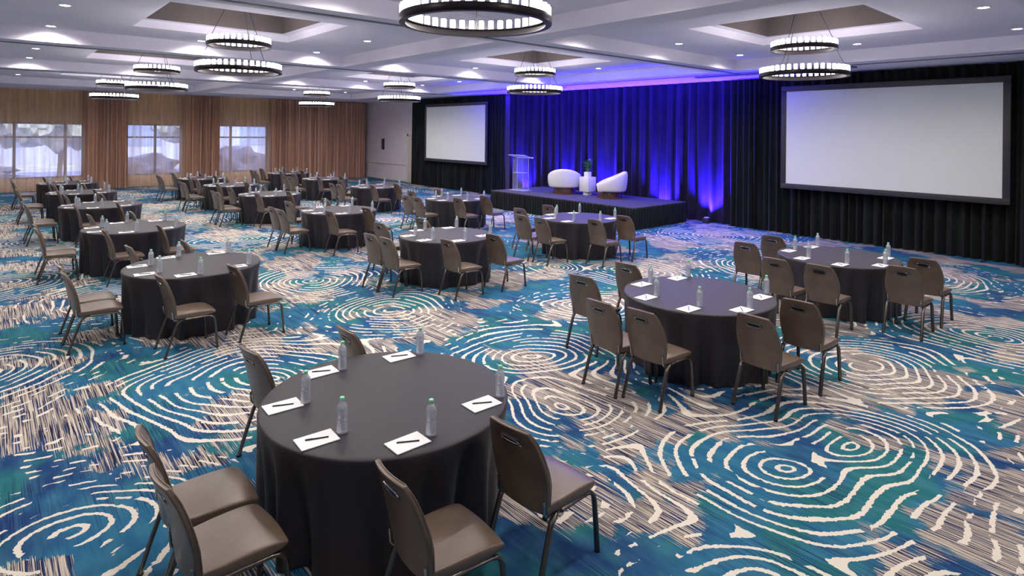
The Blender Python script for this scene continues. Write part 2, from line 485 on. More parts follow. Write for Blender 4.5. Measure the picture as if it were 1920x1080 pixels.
st(MB().box(X1, X1 + 0.2, -0.5, Y1, 0, 4.5).build('wall_stage_side', M['wall'], smooth=False))
st(MB().box(X1 - 0.025, X1, 26.55, Y1, 0, 0.14, 0.006).build('baseboard_stage_side', M['trim'], smooth=False))
nt += 1
st(MB().box(X1 - 0.035, X1, 26.55, Y1, 0.82, 0.90, 0.01).build('trim_%d' % nt, M['trim'], smooth=False))
st(MB().box(X0 - 0.2, X0, Y0, Y1, 0, 4.5).build('wall_left', M['wall'], smooth=False))
st(MB().box(X0, X1 + 0.2, Y0 - 0.2, Y0, 0, 4.5).build('wall_back', M['wall'], smooth=False))
st(MB().box(X1, X1 + 0.2, Y0, -0.5, 0, 4.5).build('wall_right', M['wall'], smooth=False))
d1 = st(empty('door_1', (X1, 26.1, 0)))
MB().box(-0.05, 0, 0.30, 0.45, 0, 2.45, 0.01).box(-0.05, 0, -0.75, 0.45, 2.33, 2.45, 0.01).build('door_frame', M['trim'], d1)
MB().box(-0.03, 0, -0.72, 0.30, 0.0, 2.33, 0.005).build('door_leaf', simple('cream_door', C(0.66, 0.60, 0.55), 0.5, var=0.03), d1)

# ------------------------------------------------------------------ folds
def fold_sheet(x0, x1, z0, z1, nz, period, amp, seed, gather=0.0, ramp=0.0, step=0.03, thick=0.0):
    """hanging cloth in its own frame: runs along +x, folds in y"""
    r = random.Random(seed)
    L = x1 - x0
    ph = [0.0]; pos = [x0]
    xx = x0; p = 0.0
    n = max(8, int(L / step))
    amps = [amp * r.uniform(0.55, 1.25) for _ in range(n + 2)]
    # smooth random amplitude and period
    def smooth(a, k):
        for _ in range(k): a = [a[0]] + [(a[i - 1] + 2 * a[i] + a[i + 1]) / 4 for i in range(1, len(a) - 1)] + [a[-1]]
        return a
    per = smooth([period * r.uniform(0.35, 1.75) for _ in range(n + 2)], 8)
    amps = smooth(amps, 6)
    m = MB(); rows = []
    phase = 0.0; PH = []
    for i in range(n + 1):
        PH.append(phase); phase += 2 * PI * (L / n) / per[i]
    q = [r.uniform(0, 6.28) for _ in range(8)]
    for j in range(nz + 1):
        t = j / nz; z = z0 + (z1 - z0) * t
        row = []
        for i in range(n + 1):
            x = x0 + L * i / n
            s = math.sin(PH[i] + 0.5 * math.sin(x * 1.7 + q[0] + t * 2.2) * (1 - t))
            a = amps[i] * (1.0 + ramp * (1 - t))
            y = a * s + 0.25 * a * math.sin(2.3 * PH[i] + q[1] + t)
            row.append((x + 0.012 * math.sin(PH[i] * 0.5 + t * 3), y, z))
        rows.append(row)
    R = [[m.bm.verts.new(p) for p in row] for row in rows]
    for a, b in zip(R[:-1], R[1:]):
        for i in range(n): m.bm.faces.new((a[i], a[i + 1], b[i + 1], b[i]))
    if thick:
        bmesh.ops.recalc_face_normals(m.bm, faces=m.bm.faces)
        bmesh.ops.solidify(m.bm, geom=m.bm.faces[:], thickness=thick)
    return m

def hang(name, along, a0, a1, fixed, z0, z1, mat, label, cat, group, period, amp, seed, ramp=0.0, step=0.03, nz=6, thick=0.006, rods=None):
    e = None
    me = fold_sheet(0, a1 - a0, 0, z1 - z0, nz, period, amp, seed, ramp=ramp, step=step, thick=thick).mesh(name, mat, True, 80)
    o = link(name, me)
    if along == 'x': o.location = (a0, fixed, z0)
    else: o.location = (fixed, a0, z0); o.rotation_euler = (0, 0, PI / 2)
    tag(o, label, cat, group)
    return o

# bronze curtains along the window wall
CY = 30.62
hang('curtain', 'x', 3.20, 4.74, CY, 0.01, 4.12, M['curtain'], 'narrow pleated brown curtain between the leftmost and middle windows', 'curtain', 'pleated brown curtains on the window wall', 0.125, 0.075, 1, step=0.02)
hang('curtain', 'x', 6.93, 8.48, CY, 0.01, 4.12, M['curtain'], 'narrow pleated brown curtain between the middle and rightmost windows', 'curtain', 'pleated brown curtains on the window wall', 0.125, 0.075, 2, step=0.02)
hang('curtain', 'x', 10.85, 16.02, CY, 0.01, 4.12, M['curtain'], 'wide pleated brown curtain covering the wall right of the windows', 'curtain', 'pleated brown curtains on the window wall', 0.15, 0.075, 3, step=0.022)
hang('sheer_curtain', 'x', -3.2, 3.24, CY + 0.16, 0.02, 4.12, M['sheer'], 'sheer curtain hanging over the leftmost window', 'curtain', 'sheer curtains over the windows', 0.22, 0.04, 4, thick=0)
hang('sheer_curtain', 'x', 4.68, 6.99, CY + 0.16, 0.02, 4.12, M['sheer'], 'sheer curtain hanging over the middle window', 'curtain', 'sheer curtains over the windows', 0.2, 0.04, 5, thick=0)
hang('sheer_curtain', 'x', 8.42, 10.91, CY + 0.16, 0.02, 4.12, M['sheer'], 'sheer curtain hanging over the rightmost window', 'curtain', 'sheer curtains over the windows', 0.2, 0.04, 6, thick=0)

# black drapes along the stage wall
GD = 'black drapes along the stage wall'
hang('black_drape', 'y', -0.4, 2.35, 15.66, 0.01, 4.13, M['drape'], 'black floor length drape right of the large right screen', 'drape', GD, 0.24, 0.060, 11, ramp=0.5, step=0.03)
hang('black_drape', 'y', 2.30, 7.10, 15.86, 0.01, 4.13, M['drape'], 'black pleated drape hanging behind the right projection screen', 'drape', GD, 0.20, 0.055, 12, ramp=0.6, step=0.03)
hang('black_drape', 'y', 7.05, 8.70, 15.92, 0.01, 4.13, M['drape'], 'black drape between the right screen and the blue lit backdrop', 'drape', GD, 0.17, 0.055, 13, ramp=0.4, step=0.025)
hang('black_drape', 'y', 18.30, 25.35, 15.80, 0.01, 4.13, M['drape'], 'black pleated drape hanging behind the left projection screen', 'drape', GD, 0.19, 0.050, 14, ramp=0.6, step=0.03)
back_m = simple('stage_backdrop_velour', C(0.014, 0.012, 0.024), 0.8, spec=0.15, var=0.25, vscale=3, sheen=0.04, stretch=(1, 1, 0.3))
hang('stage_backdrop', 'y', 8.50, 18.45, 16.12, 0.01, 4.14, back_m, 'blue lit pleated backdrop behind the stage', 'drape', None, 0.34, 0.060, 15, ramp=0.2, step=0.03)

# ------------------------------------------------------------------ screens
def screen(yc, label):
    w, h = 4.40, 2.37
    r = empty('projection_screen', (15.58, yc, 1.345))
    tag(r, label, 'screen', 'projection screens')
    b = 0.13
    f = MB()
    f.box(0, 0.06, -w / 2 - b, w / 2 + b, -b, 0, 0.012).box(0, 0.06, -w / 2 - b, w / 2 + b, h, h + b, 0.012)
    f.box(0, 0.06, -w / 2 - b, -w / 2, 0, h, 0.012).box(0, 0.06, w / 2, w / 2 + b, 0, h, 0.012)
    f.build('screen_frame', M['frame'], r)
    MB().box(0.02, 0.04, -w / 2 - .01, w / 2 + .01, -.01, h + .01).build('screen_surface', M['screen'], r, smooth=False)
    for s in (-1, 1):
        g = MB(); g.tube([(0.11, s * (w / 2 - 0.3), -1.33), (0.10, s * (w / 2 - 0.3), h)], 0.022, n=8)
        g.box(-0.06, 0.14, s * (w / 2 - 0.3) - 0.03, s * (w / 2 - 0.3) + 0.03, -1.345, -1.32)
        o = g.build('screen_leg', M['drape'], r)
    return r
screen(4.76, 'large blank projection screen at right, in front of black drape')
screen(21.56, 'blank projection screen left of the stage, before black drape')

# ------------------------------------------------------------------ stage
SX0, SX1, SY0, SY1, SH = 13.05, 15.55, 9.85, 15.85, 0.60
stg = empty('stage', ((SX0 + SX1) / 2, (SY0 + SY1) / 2, 0))
tag(stg, 'low black carpeted stage with pleated black skirt before blue backdrop', 'stage')
hx, hy = (SX1 - SX0) / 2, (SY1 - SY0) / 2
MB().box(-hx, hx, -hy, hy, SH - 0.06, SH, 0.008).build('deck', M['deck'], stg)
MB().box(-hx + .08, hx - .08, -hy + .08, hy - .08, 0, SH - 0.07).build('platform', M['skirt'], stg, smooth=False)
def skirt(p, q, seed):
    L = math.hypot(q[0] - p[0], q[1] - p[1])
    me = fold_sheet(0, L, 0.01, SH - 0.02, 3, 0.11, 0.018, seed, ramp=0.6, step=0.018, thick=0.003).mesh('skirt', M['skirt'], True, 80)
    o = link('skirt', me, None, stg, (p[0], p[1], 0)); o.rotation_euler = (0, 0, math.atan2(q[1] - p[1], q[0] - p[0]))
skirt((-hx - .01, -hy - .01), (-hx - .01, hy + .01), 21)
skirt((-hx - .01, -hy - .01), (hx + .01, -hy - .01), 22)
skirt((-hx - .01, hy + .01), (hx + .01, hy + .01), 23)

# blue uplights standing on the floor behind the stage
for k, (y, s) in enumerate([(17.35, 1.0), (15.0, 1.0), (13.1, 1.1), (10.95, 1.1), (9.35, 1.2)]):
    u = empty('uplight', (15.84, y, 0))
    tag(u, ['blue uplight at the left end of the backdrop, behind the lectern', 'blue uplight behind the left white armchair',
            'blue uplight behind the side table and right armchair', 'blue uplight near the right end of the stage',
            'blue uplight on the carpet right of the stage'][k], 'stage light', 'blue uplights below the backdrop')
    MB().box(-0.09, 0.09, -0.09, 0.09, 0, 0.16, 0.015).build('housing', M['frame'], u)
    MB().lathe([(0.065, 0), (0.065, 0.012)], 16, (0, 0, 0.158)).build('lens', M['led'], u)
    ld = bpy.data.lights.new('blue_led', 'SPOT'); ld.energy = LED_W * s; ld.color = (0.035, 0.012, 1.0)
    ld.spot_size = math.radians(104); ld.spot_blend = 1.0; ld.shadow_soft_size = 0.05
    lo = bpy.data.objects.new('blue_led', ld); COL.objects.link(lo); lo.parent = u; lo.location = (0.02, 0, 0.20)
    lo.rotation_euler = (0, PI + math.radians(11), 0)

# lectern
lc = empty('lectern', (13.86, 15.25, SH), math.radians(8))
tag(lc, 'clear acrylic lectern at the left end of the stage', 'lectern')
MB().box(-0.22, 0.22, -0.34, 0.34, 0.0, 0.022, 0.004).build('base', M['acrylic_edge'], lc)
MB().box(-0.13, -0.118, -0.25, 0.25, 0.022, 1.10).build('front_panel', M['acrylic'], lc, smooth=False)
for s in (-1, 1):
    MB().box(-0.13, 0.13, s * 0.25 - 0.006, s * 0.25 + 0.006, 0.022, 1.12).build('side_panel', M['acrylic'], lc, smooth=False)
    MB().tube([(0.13, s * 0.25, 0.022), (0.13, s * 0.25, 1.12)], 0.008, n=6).build('edge_strip', M['acrylic_edge'], lc)
MB().box(-0.12, 0.12, -0.245, 0.245, 0.60, 0.612).build('shelf', M['acrylic_edge'], lc, smooth=False)
tp = MB().box(-0.25, 0.25, -0.36, 0.36, -0.009, 0.009, 0.003).box(0.235, 0.25, -0.36, 0.36, 0.009, 0.035).build('reading_top', M['acrylic_edge'], lc, (0, 0, 1.16))
tp.rotation_euler = (0, math.radians(14), 0)

# armchairs
def armchair(loc, rz, label):
    r = empty('swivel_armchair', loc, rz)
    tag(r, label, 'armchair', 'white armchairs on the stage')
    n = 40; R0, R1 = 0.43, 0.50
    m = MB(); rows = []
    A0 = math.radians(38)
    for i in range(n + 1):
        th = A0 + (2 * PI - 2 * A0) * i / n
        back = 0.5 - 0.5 * math.cos(th)            # 1 at the rear
        top = 0.46 + 0.36 * back ** 1.3
        bot = 0.205
        fl = 1.0 + 0.05 * back
        e = 0.12 * (1 - min(1, min(i, n - i) / 4.0)) * 0.3
        sec = []
        q = [(R0 - 0.09, bot), (R0 + 0.0, bot), (R1 - 0.045, bot), (R1 - 0.008, bot + 0.03), (R1 + 0.005, bot + 0.10), (R1 * fl + 0.01, (bot + top) / 2), (R1 * fl + 0.012, top - 0.07),
             (R1 * fl, top - 0.025), (R1 * fl - 0.04, top), (R1 * fl - 0.09, top), (R0 * fl - 0.06, top - 0.02), (R0 - 0.08, top - 0.08), (R0 - 0.09, bot + 0.2)]
        for rad, z in q: sec.append((rad * math.cos(th), rad * math.sin(th) * 1.06, z - e))
        rows.append(sec)
    m.rings(rows, True, True, True)
    me = subdivided(m.mesh('shell', M['white']), 1); me.materials.clear(); me.materials.append(M['white'])
    link('shell', me, None, r)
    prof = [(0.0, 0.30), (0.30, 0.30), (0.385, 0.315), (0.40, 0.38), (0.385, 0.43), (0.30, 0.455), (0.0, 0.46)]
    MB().lathe(prof[1:-1], 32, (0.02, 0, 0)).build('seat_cushion', M['white'], r, angle=80)
    MB().lathe([(0.30, 0.19), (0.34, 0.205), (0.36, 0.30)], 32).build('under_seat', M['white'], r, angle=80)
    MB().lathe([(0.375, 0.0), (0.375, 0.012), (0.335, 0.205)], 40).build('base', M['wood'], r)
    return r
armchair((14.42, 13.70, SH), math.radians(40), 'white rounded armchair at left, its back turned to the room')
armchair((14.58, 11.92, SH), math.radians(128), 'white rounded armchair at right, sloping down toward the side table')

# side table, vase with plant
stb = empty('side_table', (14.62, 12.87, SH))
tag(stb, 'white block side table between the two stage armchairs', 'table')
MB().lathe([(0.15, 0), (0.15, 0.11)], 32).build('plinth', M['lacquer'], stb)
MB().box(-0.19, 0.19, -0.19, 0.19, 0.11, 0.58, 0.012).build('block', M['lacquer'], stb)
pl = empty('potted_plant', (14.62, 12.87, SH + 0.58))
tag(pl, 'small green plant in a white square pot on the side table', 'plant')
MB().box(-0.085, 0.085, -0.085, 0.085, 0, 0.16, 0.006).build('pot', M['lacquer'], pl)
rr = random.Random(5)
g = MB(); lf = MB()
for k in range(16):
    a = rr.uniform(0, 2 * PI); tilt = rr.uniform(0.02, 0.13); h = rr.uniform(0.22, 0.40)
    p0 = Vector((0.03 * math.cos(a), 0.03 * math.sin(a), 0.15)); p1 = p0 + Vector((tilt * math.cos(a), tilt * math.sin(a), h))
    g.tube([p0, (p0 + p1) / 2 + Vector((0, 0, 0.02)), p1], 0.006, n=6)
    for q in range(7):
        t = 0.25 + 0.75 * q / 6; c = p0.lerp(p1, t); b = a + q * 2.4 + rr.uniform(-.4, .4)
        d = Vector((math.cos(b), math.sin(b), rr.uniform(0.3, 0.8))).normalized(); s = d.cross(Vector((0, 0, 1))).normalized()
        L_, W_ = rr.uniform(0.07, 0.11), rr.uniform(0.024, 0.034)
        nn = s.cross(d).normalized() * 0.004
        vs = [c, c + d * L_ * .5 + s * W_ + nn, c + d * L_, c + d * L_ * .5 - s * W_ + nn]
        lf.quad(*vs)
        lf.quad(*[v - nn * 0.8 for v in reversed(vs)])
g.build('stems', M['leaf'], pl); lf.build('foliage', M['leaf'], pl)

# wall sconce
sc_ = empty('wall_sconce', (X1, 28.96, 1.58))
tag(sc_, 'slim black sconce on the pale wall left of the drapes', 'wall lamp')
MB().box(-0.03, 0, -0.07, 0.07, 0.0, 0.60, 0.01).build('backplate', M['frame'], sc_)
MB().lathe([(0.03, 0.0), (0.055, 0.05), (0.06, 0.45), (0.035, 0.56)], 16, (-0.09, 0, 0.02)).build('shade', M['frame'], sc_)

# ------------------------------------------------------------------ downlights
dl_mesh_t = MB().lathe([(0.062, 0.0), (0.085, -0.008), (0.09, 0.0), (0.09, 0.004)], 24, cap0=False, cap1=False).mesh('trim_ring', M['trim'])
dl_mesh_l = MB().lathe([(0.062, -0.004), (0.062, 0.0)], 20).mesh('lens', M['lamp'])
spot = bpy.data.lights.new('downlight_lamp', 'SPOT')
spot.energy = DOWN_W; spot.color = (1.0, 0.90, 0.82); spot.spot_size = math.radians(160); spot.spot_blend = 0.8; spot.shadow_soft_size = 0.06
ORDB = ['behind', 'one', 'two', 'three', 'four']
rown = ['nearest', 'second', 'third', 'fourth']
posn = {(-1, -1): 'near left corner', (-1, 0): 'left side', (-1, 1): 'far left corner', (0, 1): 'far side', (1, 1): 'far right corner',
        (1, 0): 'right side', (1, -1): 'near right corner', (0, -1): 'near side'}
for bi, bx in enumerate(BAYS_X):
    for bj, by in enumerate(BAYS_Y):
        for i in (-1, 0, 1):
            for j in (-1, 0, 1):
                if i == 0 and j == 0: continue
                if bi == 0 and i != 0: continue
                if bj == 0 and j != 0: continue
                x, y = bx[2] + i * 2.46, by[2] + j * 2.45
                e = empty('downlight', (x, y, TRAY_Z - 0.001))
                if bi and bj:
                    lb = 'recessed ceiling downlight, %s of the %s ceiling bay over the %s' % (posn[(i, j)], rown[bj - 1], 'left row' if bi == 1 else 'stage row')
                else: lb = 'recessed ceiling downlight %s' % (('in bay %s left of the picture, %s' % (ORDB[bj], ['near', 'middle', 'far'][j + 1] + ' one')) if bi == 0 else 'behind the camera, %s' % ['left', 'centre', 'right'][i + 1] + ' of the %s' % ['far left', 'left', 'stage'][bi] + ' row')
                tag(e, lb, 'ceiling light', 'recessed ceiling downlights' if (bi and bj) else 'recessed ceiling downlights outside the picture')
                link('trim_ring', dl_mesh_t, None, e); link('lens', dl_mesh_l, None, e)
                lo = bpy.data.objects.new('downlight_lamp', spot); COL.objects.link(lo); lo.parent = e; lo.location = (0, 0, -0.03)

# ceiling air slots
for (x0_, x1_, y_, lb) in [(2.0, 3.4, 8.85, 'long white air slot in the ceiling before the nearest recess'), (3.4, 4.9, 15.5, 'long white air slot in the second ceiling bay')]:
    v = empty('air_vent', ((x0_ + x1_) / 2, y_, TRAY_Z)); tag(v, lb, 'vent', 'ceiling air slots')
    L_ = (x1_ - x0_) / 2
    MB().box(-L_, L_, -0.06, 0.06, -0.012, 0.0, 0.004).build('vent_frame', M['trim'], v)
    s = MB()
    for q in range(3): s.box(-L_ + .02, L_ - .02, -0.042 + q * 0.03, -0.030 + q * 0.03, -0.016, -0.011)
    s.build('slots', M['groove'], v, smooth=False)

# ------------------------------------------------------------------ chandeliers
def ring_mesh(r, h, name):
    p = [(r - 0.055, 0), (r, 0), (r + 0.004, 0.006), (r + 0.004, h - 0.006), (r, h), (r - 0.055, h), (r - 0.055, h - 0.01), (r - 0.012, h - 0.012), (r - 0.012, 0.012), (r - 0.055, 0.010)]
    m = MB(); n = 72
    R = [[m.bm.verts.new((a * math.cos(2 * PI * i / n), a * math.sin(2 * PI * i / n), z)) for a, z in p] for i in range(n)]
    for i in range(n):
        a, b = R[i], R[(i + 1) % n]
        for k in range(len(p)):
            kk = (k + 1) % len(p); m.bm.faces.new((a[k], a[kk], b[kk], b[k]))
    return m.mesh(name, M['band'])
LR, UR = 0.70, 0.52
ZL, ZU = 3.585, 4.035; BH = 0.075
def chandelier():
    r = empty('chandelier', (0, 0, 0))
    tag(r, 'x', 'chandelier', 'two tier ring chandeliers')
    link('lower_ring', ring_mesh(LR, BH, 'lower_ring'), None, r, (0, 0, ZL))
    link('upper_ring', ring_mesh(UR, BH, 'upper_ring'), None, r, (0, 0, ZU))
    cm = MB().lathe([(0.023, 0.0), (0.027, 0.004), (0.027, 0.080), (0.023, 0.086)], 12).mesh('glass_shade', M['candle'])
    for (rad, z, n) in ((LR - 0.030, ZL + BH, 42), (UR - 0.030, ZU + BH, 32)):
        for i in range(n):
            a = 2 * PI * (i + .5) / n
            link('glass_shade', cm, None, r, (rad * math.cos(a), rad * math.sin(a), z))
    for k in range(3):
        a = 2 * PI * k / 3 + 0.9
        c, s = math.cos(a), math.sin(a)
        MB().tube([(c * 0.07, s * 0.07, REC_Z), (c * (UR - .03), s * (UR - .03), ZU + BH)], 0.006, n=6).build('cable', M['cable'], r)
        MB().tube([(c * (UR - .03), s * (UR - .03), ZU), (c * (LR - .03), s * (LR - .03), ZL + BH)], 0.006, n=6).build('cable', M['cable'], r)
    MB().lathe([(0.12, -0.03), (0.13, -0.02), (0.13, 0)], 24, (0, 0, REC_Z)).build('canopy', M['band'], r)
    return r
ch0 = chandelier(); kd = kids_of(ch0)
CH = [(3.42, 4.40, 'largest looking ring chandelier, top centre, cut off by the picture top'), (3.36, 11.05, 'two tier ring chandelier left of centre, second nearest of its row'),
      (3.36, 17.65, 'two tier ring chandelier over the left row, third from the front'), (3.36, 24.30, 'leftmost and farthest two tier ring chandelier near the brown curtains'),
      (10.50, 4.40, 'two tier ring chandelier at right, before the large screen'), (10.50, 11.05, 'two tier ring chandelier in front of the blue backdrop'),
      (10.50, 17.65, 'two tier ring chandelier hanging left of the far screen'), (10.50, 24.30, 'small looking far ring chandelier before the wide brown curtain')]
for k, (x, y, lb) in enumerate(CH):
    o = ch0 if k == 0 else copy_tree(ch0, kd)
    o.location = (x, y, 0); o['label'] = lb

# ------------------------------------------------------------------ tables
TABLES = {  # (row, index): x, y
    ('left', 0): (2.13, 3.70), ('left', 1): (2.17, 8.98), ('left', 2): (2.15, 13.07), ('left', 3): (2.15, 17.3), ('left', 4): (2.15, 21.05), ('left', 5): (2.15, 24.75),
    ('middle', 0): (6.20, 3.76), ('middle', 1): (6.22, 8.80), ('middle', 2): (6.20, 13.05), ('middle', 3): (6.20, 17.5), ('middle', 4): (6.20, 21.1), ('middle', 5): (6.20, 24.5),
    ('stage', 0): (9.77, 3.56), ('stage', 1): (9.71, 8.79), ('stage', 2): (9.80, 13.43), ('stage', 3): (9.80, 17.88), ('stage', 4): (9.80, 21.85), ('stage', 5): (9.80, 25.5)}
ORD = ['nearest', 'second nearest', 'third nearest', 'fourth nearest', 'fifth nearest', 'farthest']
TR = 0.838; TH = 0.762
def cloth_mesh(seed):
    r = random.Random(seed)
    n = 180; m = MB(); rings = []
    waves = [(r.choice([11, 13]), r.uniform(0, 6.28), 0.55), (r.choice([17, 19]), r.uniform(0, 6.28), 0.65), (r.choice([23, 27]), r.uniform(0, 6.28), 0.35), (5, r.uniform(0, 6.28), 0.3)]
    prof = [(0.30, TH, 0), (0.60, TH, 0), (0.80, TH, 0), (0.826, TH - 0.0015, 0), (0.836, TH - 0.007, 0), (0.841, TH - 0.018, 0.02), (0.843, TH - 0.06, 0.10), (0.845, TH - 0.14, 0.30), (0.849, 0.50, 0.55), (0.853, 0.36, 0.75), (0.857, 0.20, 0.9), (0.862, 0.08, 1.0), (0.866, 0.008, 1.05)]
    for rad, z, k in prof:
        ring = []
        for i in range(n):
            a = 2 * PI * i / n
            f = 0.0
            for w, p, am in waves: f += am * math.sin(w * a + p + 0.35 * math.sin(3 * a + p))
            f = (f - 1.65) * 0.052 * k
            ring.append(((rad + f) * math.cos(a), (rad + f) * math.sin(a), z))
        rings.append(ring)
    m.rings(rings, True, True, False)
    return m.mesh('tablecloth', M['cloth'], True, 80)
cloths = [cloth_mesh(s) for s in (31, 32, 33)]
top_me = MB().lathe([(0.82, 0.735), (0.825, 0.74), (0.825, 0.756), (0.82, 0.758)], 48).mesh('tabletop', M['board'])
leg_me = MB().tube([(0, 0, 0), (0, 0, 0.735)], 0.016, n=8).mesh('leg', M['chrome'])
for idx, ((row, k), (x, y)) in enumerate(TABLES.items()):
    t = empty('round_table', (x, y, 0)); where = '%s table of the %s row' % (ORD[k], row)
    tag(t, 'round folding banquet table under the cloth, %s' % where, 'table', 'round banquet tables')
    link('tabletop', top_me, None, t)
    for a in (45, 135, 225, 315): link('leg', leg_me, None, t, (0.5 * math.cos(math.radians(a)), 0.5 * math.sin(math.radians(a)), 0))
    c = link('tablecloth', cloths[idx % 3], None, None, (x, y, 0)); c.rotation_euler = (0, 0, idx * 1.37)
    tag(c, 'black floor length cloth on the %s' % where, 'tablecloth', 'black round tablecloths')

# ------------------------------------------------------------------ chair
def lerp_tab(tab, z):
    for (a, b), (c, d) in zip(tab[:-1], tab[1:]):
        if z <= c: return b + (d - b) * (z - a) / (c - a)
    return tab[-1][1]
BX = [(0.40, -0.178), (0.50, -0.190), (0.60, -0.206), (0.70, -0.230), (0.80, -0.262), (0.92, -0.312)]
BW = [(0.40, 0.186), (0.46, 0.196), (0.52, 0.207), (0.60, 0.220), (0.68, 0.220), (0.76, 0.206), (0.84, 0.184), (0.89, 0.168), (0.92, 0.150)]
def back_pt(u, z, side):
    w = lerp_tab(BW, z); x = lerp_tab(BX, z) + 0.028 * (u * u) - 0.014
    return (x + side * 0.014, u * w, z - (0.010 * u * u if z > 0.85 else 0))
def make_back():
    U = [-1, -0.97, -0.72, -0.38, -0.34, -0.12, 0.12, 0.34, 0.38, 0.72, 0.97, 1]
    Z = [0.402, 0.415, 0.46, 0.52, 0.60, 0.68, 0.755, 0.800, 0.806, 0.834, 0.840, 0.885, 0.908, 0.918]
    m = MB(); G = {}
    for s in (-1, 1):
        for j, z in enumerate(Z):
            for i, u in enumerate(U):
                G[s, j, i] = m.bm.verts.new(back_pt(u, z, s))
    hole = lambda j, i: (7 <= j <= 9 and 3 <= i <= 7)
    nj, ni = len(Z) - 1, len(U) - 1
    for s in (-1, 1):
        for j in range(nj):
            for i in range(ni):
                if hole(j, i): continue
                m.bm.faces.new((G[s, j, i], G[s, j, i + 1], G[s, j + 1, i + 1], G[s, j + 1, i]))
    def wall(a, b):
        m.bm.faces.new((G[-1, a[0], a[1]], G[-1, b[0], b[1]], G[1, b[0], b[1]], G[1, a[0], a[1]]))
    for i in range(ni): wall((0, i), (0, i + 1)); wall((nj, i), (nj, i + 1))
    for j in range(nj): wall((j, 0), (j + 1, 0)); wall((j, ni), (j + 1, ni))
    for i in range(3, 8): wall((7, i), (7, i + 1)); wall((10, i), (10, i + 1))
    for j in range(7, 10): wall((j, 3), (j + 1, 3)); wall((j, 8), (j + 1, 8))
    me = m.mesh('backrest', M['leather'])
    f = subdivided(me, 2); f.materials.clear(); f.materials.append(M['leather'])
    return f
def make_seat():
    m = MB()
    X = [-0.185, -0.17, -0.10, 0.0, 0.10, 0.20, 0.245, 0.262]
    Y = [-1, -0.93, -0.5, 0, 0.5, 0.93, 1]
    G = {}
    for s in (0, 1):
        for i, x in enumerate(X):
            t = (x + 0.185) / 0.447
            w = 0.198 + 0.024 * math.sin(t * PI * 0.62)
            if i == len(X) - 1: w -= 0.012
            for j, v in enumerate(Y):
                zt = 0.462 + 0.010 * (1 - v * v) + 0.008 * math.sin(t * PI) - (0.022 * max(0, (t - 0.8) / 0.2) ** 2) + (0.004 if t < .1 else 0)
                zb = 0.412 - 0.012 * math.sin(t * PI) + 0.010 * max(0, (t - 0.85) / 0.15) + 0.004 * abs(v)
                bow = 0.012 * (1 - v * v) if i >= len(X) - 2 else 0
                G[s, i, j] = m.bm.verts.new((x + bow, v * w, zt if s else zb))
    ni, nj = len(X) - 1, len(Y) - 1
    for s in (0, 1):
        for i in range(ni):
            for j in range(nj):
                m.bm.faces.new((G[s, i, j], G[s, i + 1, j], G[s, i + 1, j + 1], G[s, i, j + 1]))
    for i in range(ni):
        for j in (0, nj): m.bm.faces.new((G[0, i, j], G[0, i + 1, j], G[1, i + 1, j], G[1, i, j]))
    for j in range(nj):
        for i in (0, ni): m.bm.faces.new((G[0, i, j], G[0, i, j + 1], G[1, i, j + 1], G[1, i, j]))
    f = subdivided(m.mesh('seat', M['leather']), 2); f.materials.clear(); f.materials.append(M['leather'])
    return f
def make_chair():
    r = empty('banquet_chair'); tag(r, 'x', 'chair', 'chairs around the round tables')
    link('seat', make_seat(), None, r)
    bk = link('backrest', make_back(), None, r)
    # raised seam round the back
    pts = []
    for z in [0.42, 0.46, 0.52, 0.60, 0.68, 0.76, 0.84, 0.885]: pts.append(back_pt(-1.0, z, 1))
    for u in [-0.9, -0.6, -0.3, 0, 0.3, 0.6, 0.9]: pts.append(back_pt(u, 0.917, 1))
    for z in [0.885, 0.84, 0.76, 0.68, 0.60, 0.52, 0.46, 0.42]: pts.append(back_pt(1.0, z, 1))
    MB().tube(pts, 0.0035, n=5, up=(1, 0, 0)).build('piping', M['piping'], bk)
    # metal trimmed hand slot
    sl = []
    for (u, z) in [(-0.33, 0.806), (-0.15, 0.802), (0.15, 0.802), (0.33, 0.806), (0.37, 0.820), (0.33, 0.834), (0.15, 0.838), (-0.15, 0.838), (-0.33, 0.834), (-0.37, 0.820)]: sl.append(back_pt(u, z, -1.0))
    MB().tube(sl, 0.0045, n=6, up=(1, 0, 0), closed=True).build('handle_trim', M['chromer'], bk)
    MB().rings([[back_pt(u, z, sd) for (u, z) in [(-0.355, 0.803), (0.355, 0.803), (0.355, 0.837), (-0.355, 0.837)]] for sd in (-0.25, 0.25)]).build('handle_shade_plate', M['foot'], bk)  # dark plate closing the slot, in place of the shade inside it
    for s in (-1, 1):
        rear = [(-0.275, s * .214, 0.012), (-0.215, s * .209, 0.20), (-0.165, s * .205, 0.345), (-0.148, s * .204, 0.378), (-0.115, s * .203, 0.398), (-0.07, s * .202, 0.404), (0.04, s * .202, 0.402)]
        front = [(0.275, s * .214, 0.012), (0.262, s * .210, 0.20), (0.248, s * .207, 0.335), (0.236, s * .205, 0.368), (0.212, s * .203, 0.388), (0.175, s * .202, 0.397), (0.04, s * .202, 0.402)]
        for pts in (rear, front):
            l = MB().tube(pts, 0.0195, 0.0135, n=10, up=(1, 0, 0.2)).build('leg', M['chrome'], r)
            f = MB().lathe([(0.018, 0.0), (0.0195, 0.004), (0.0185, 0.016)], 10, (pts[0][0], pts[0][1], 0)).build('foot_cap', M['foot'], l)
        MB().tube([(-0.115, s * .19, 0.40), (-0.175, s * .184, 0.398), (-0.196, s * .184, 0.425), (-0.202, s * .186, 0.50)], 0.008, n=6, up=(0, 1, 0)).build('back_bracket', M['chromer'], r)
    for x in (-0.09, 0.16):
        MB().tube([(x, -.2, 0.396), (x, .2, 0.396)], 0.009, n=6).build('crossbar', M['chrome'], r)
    return r
ch = make_chair()
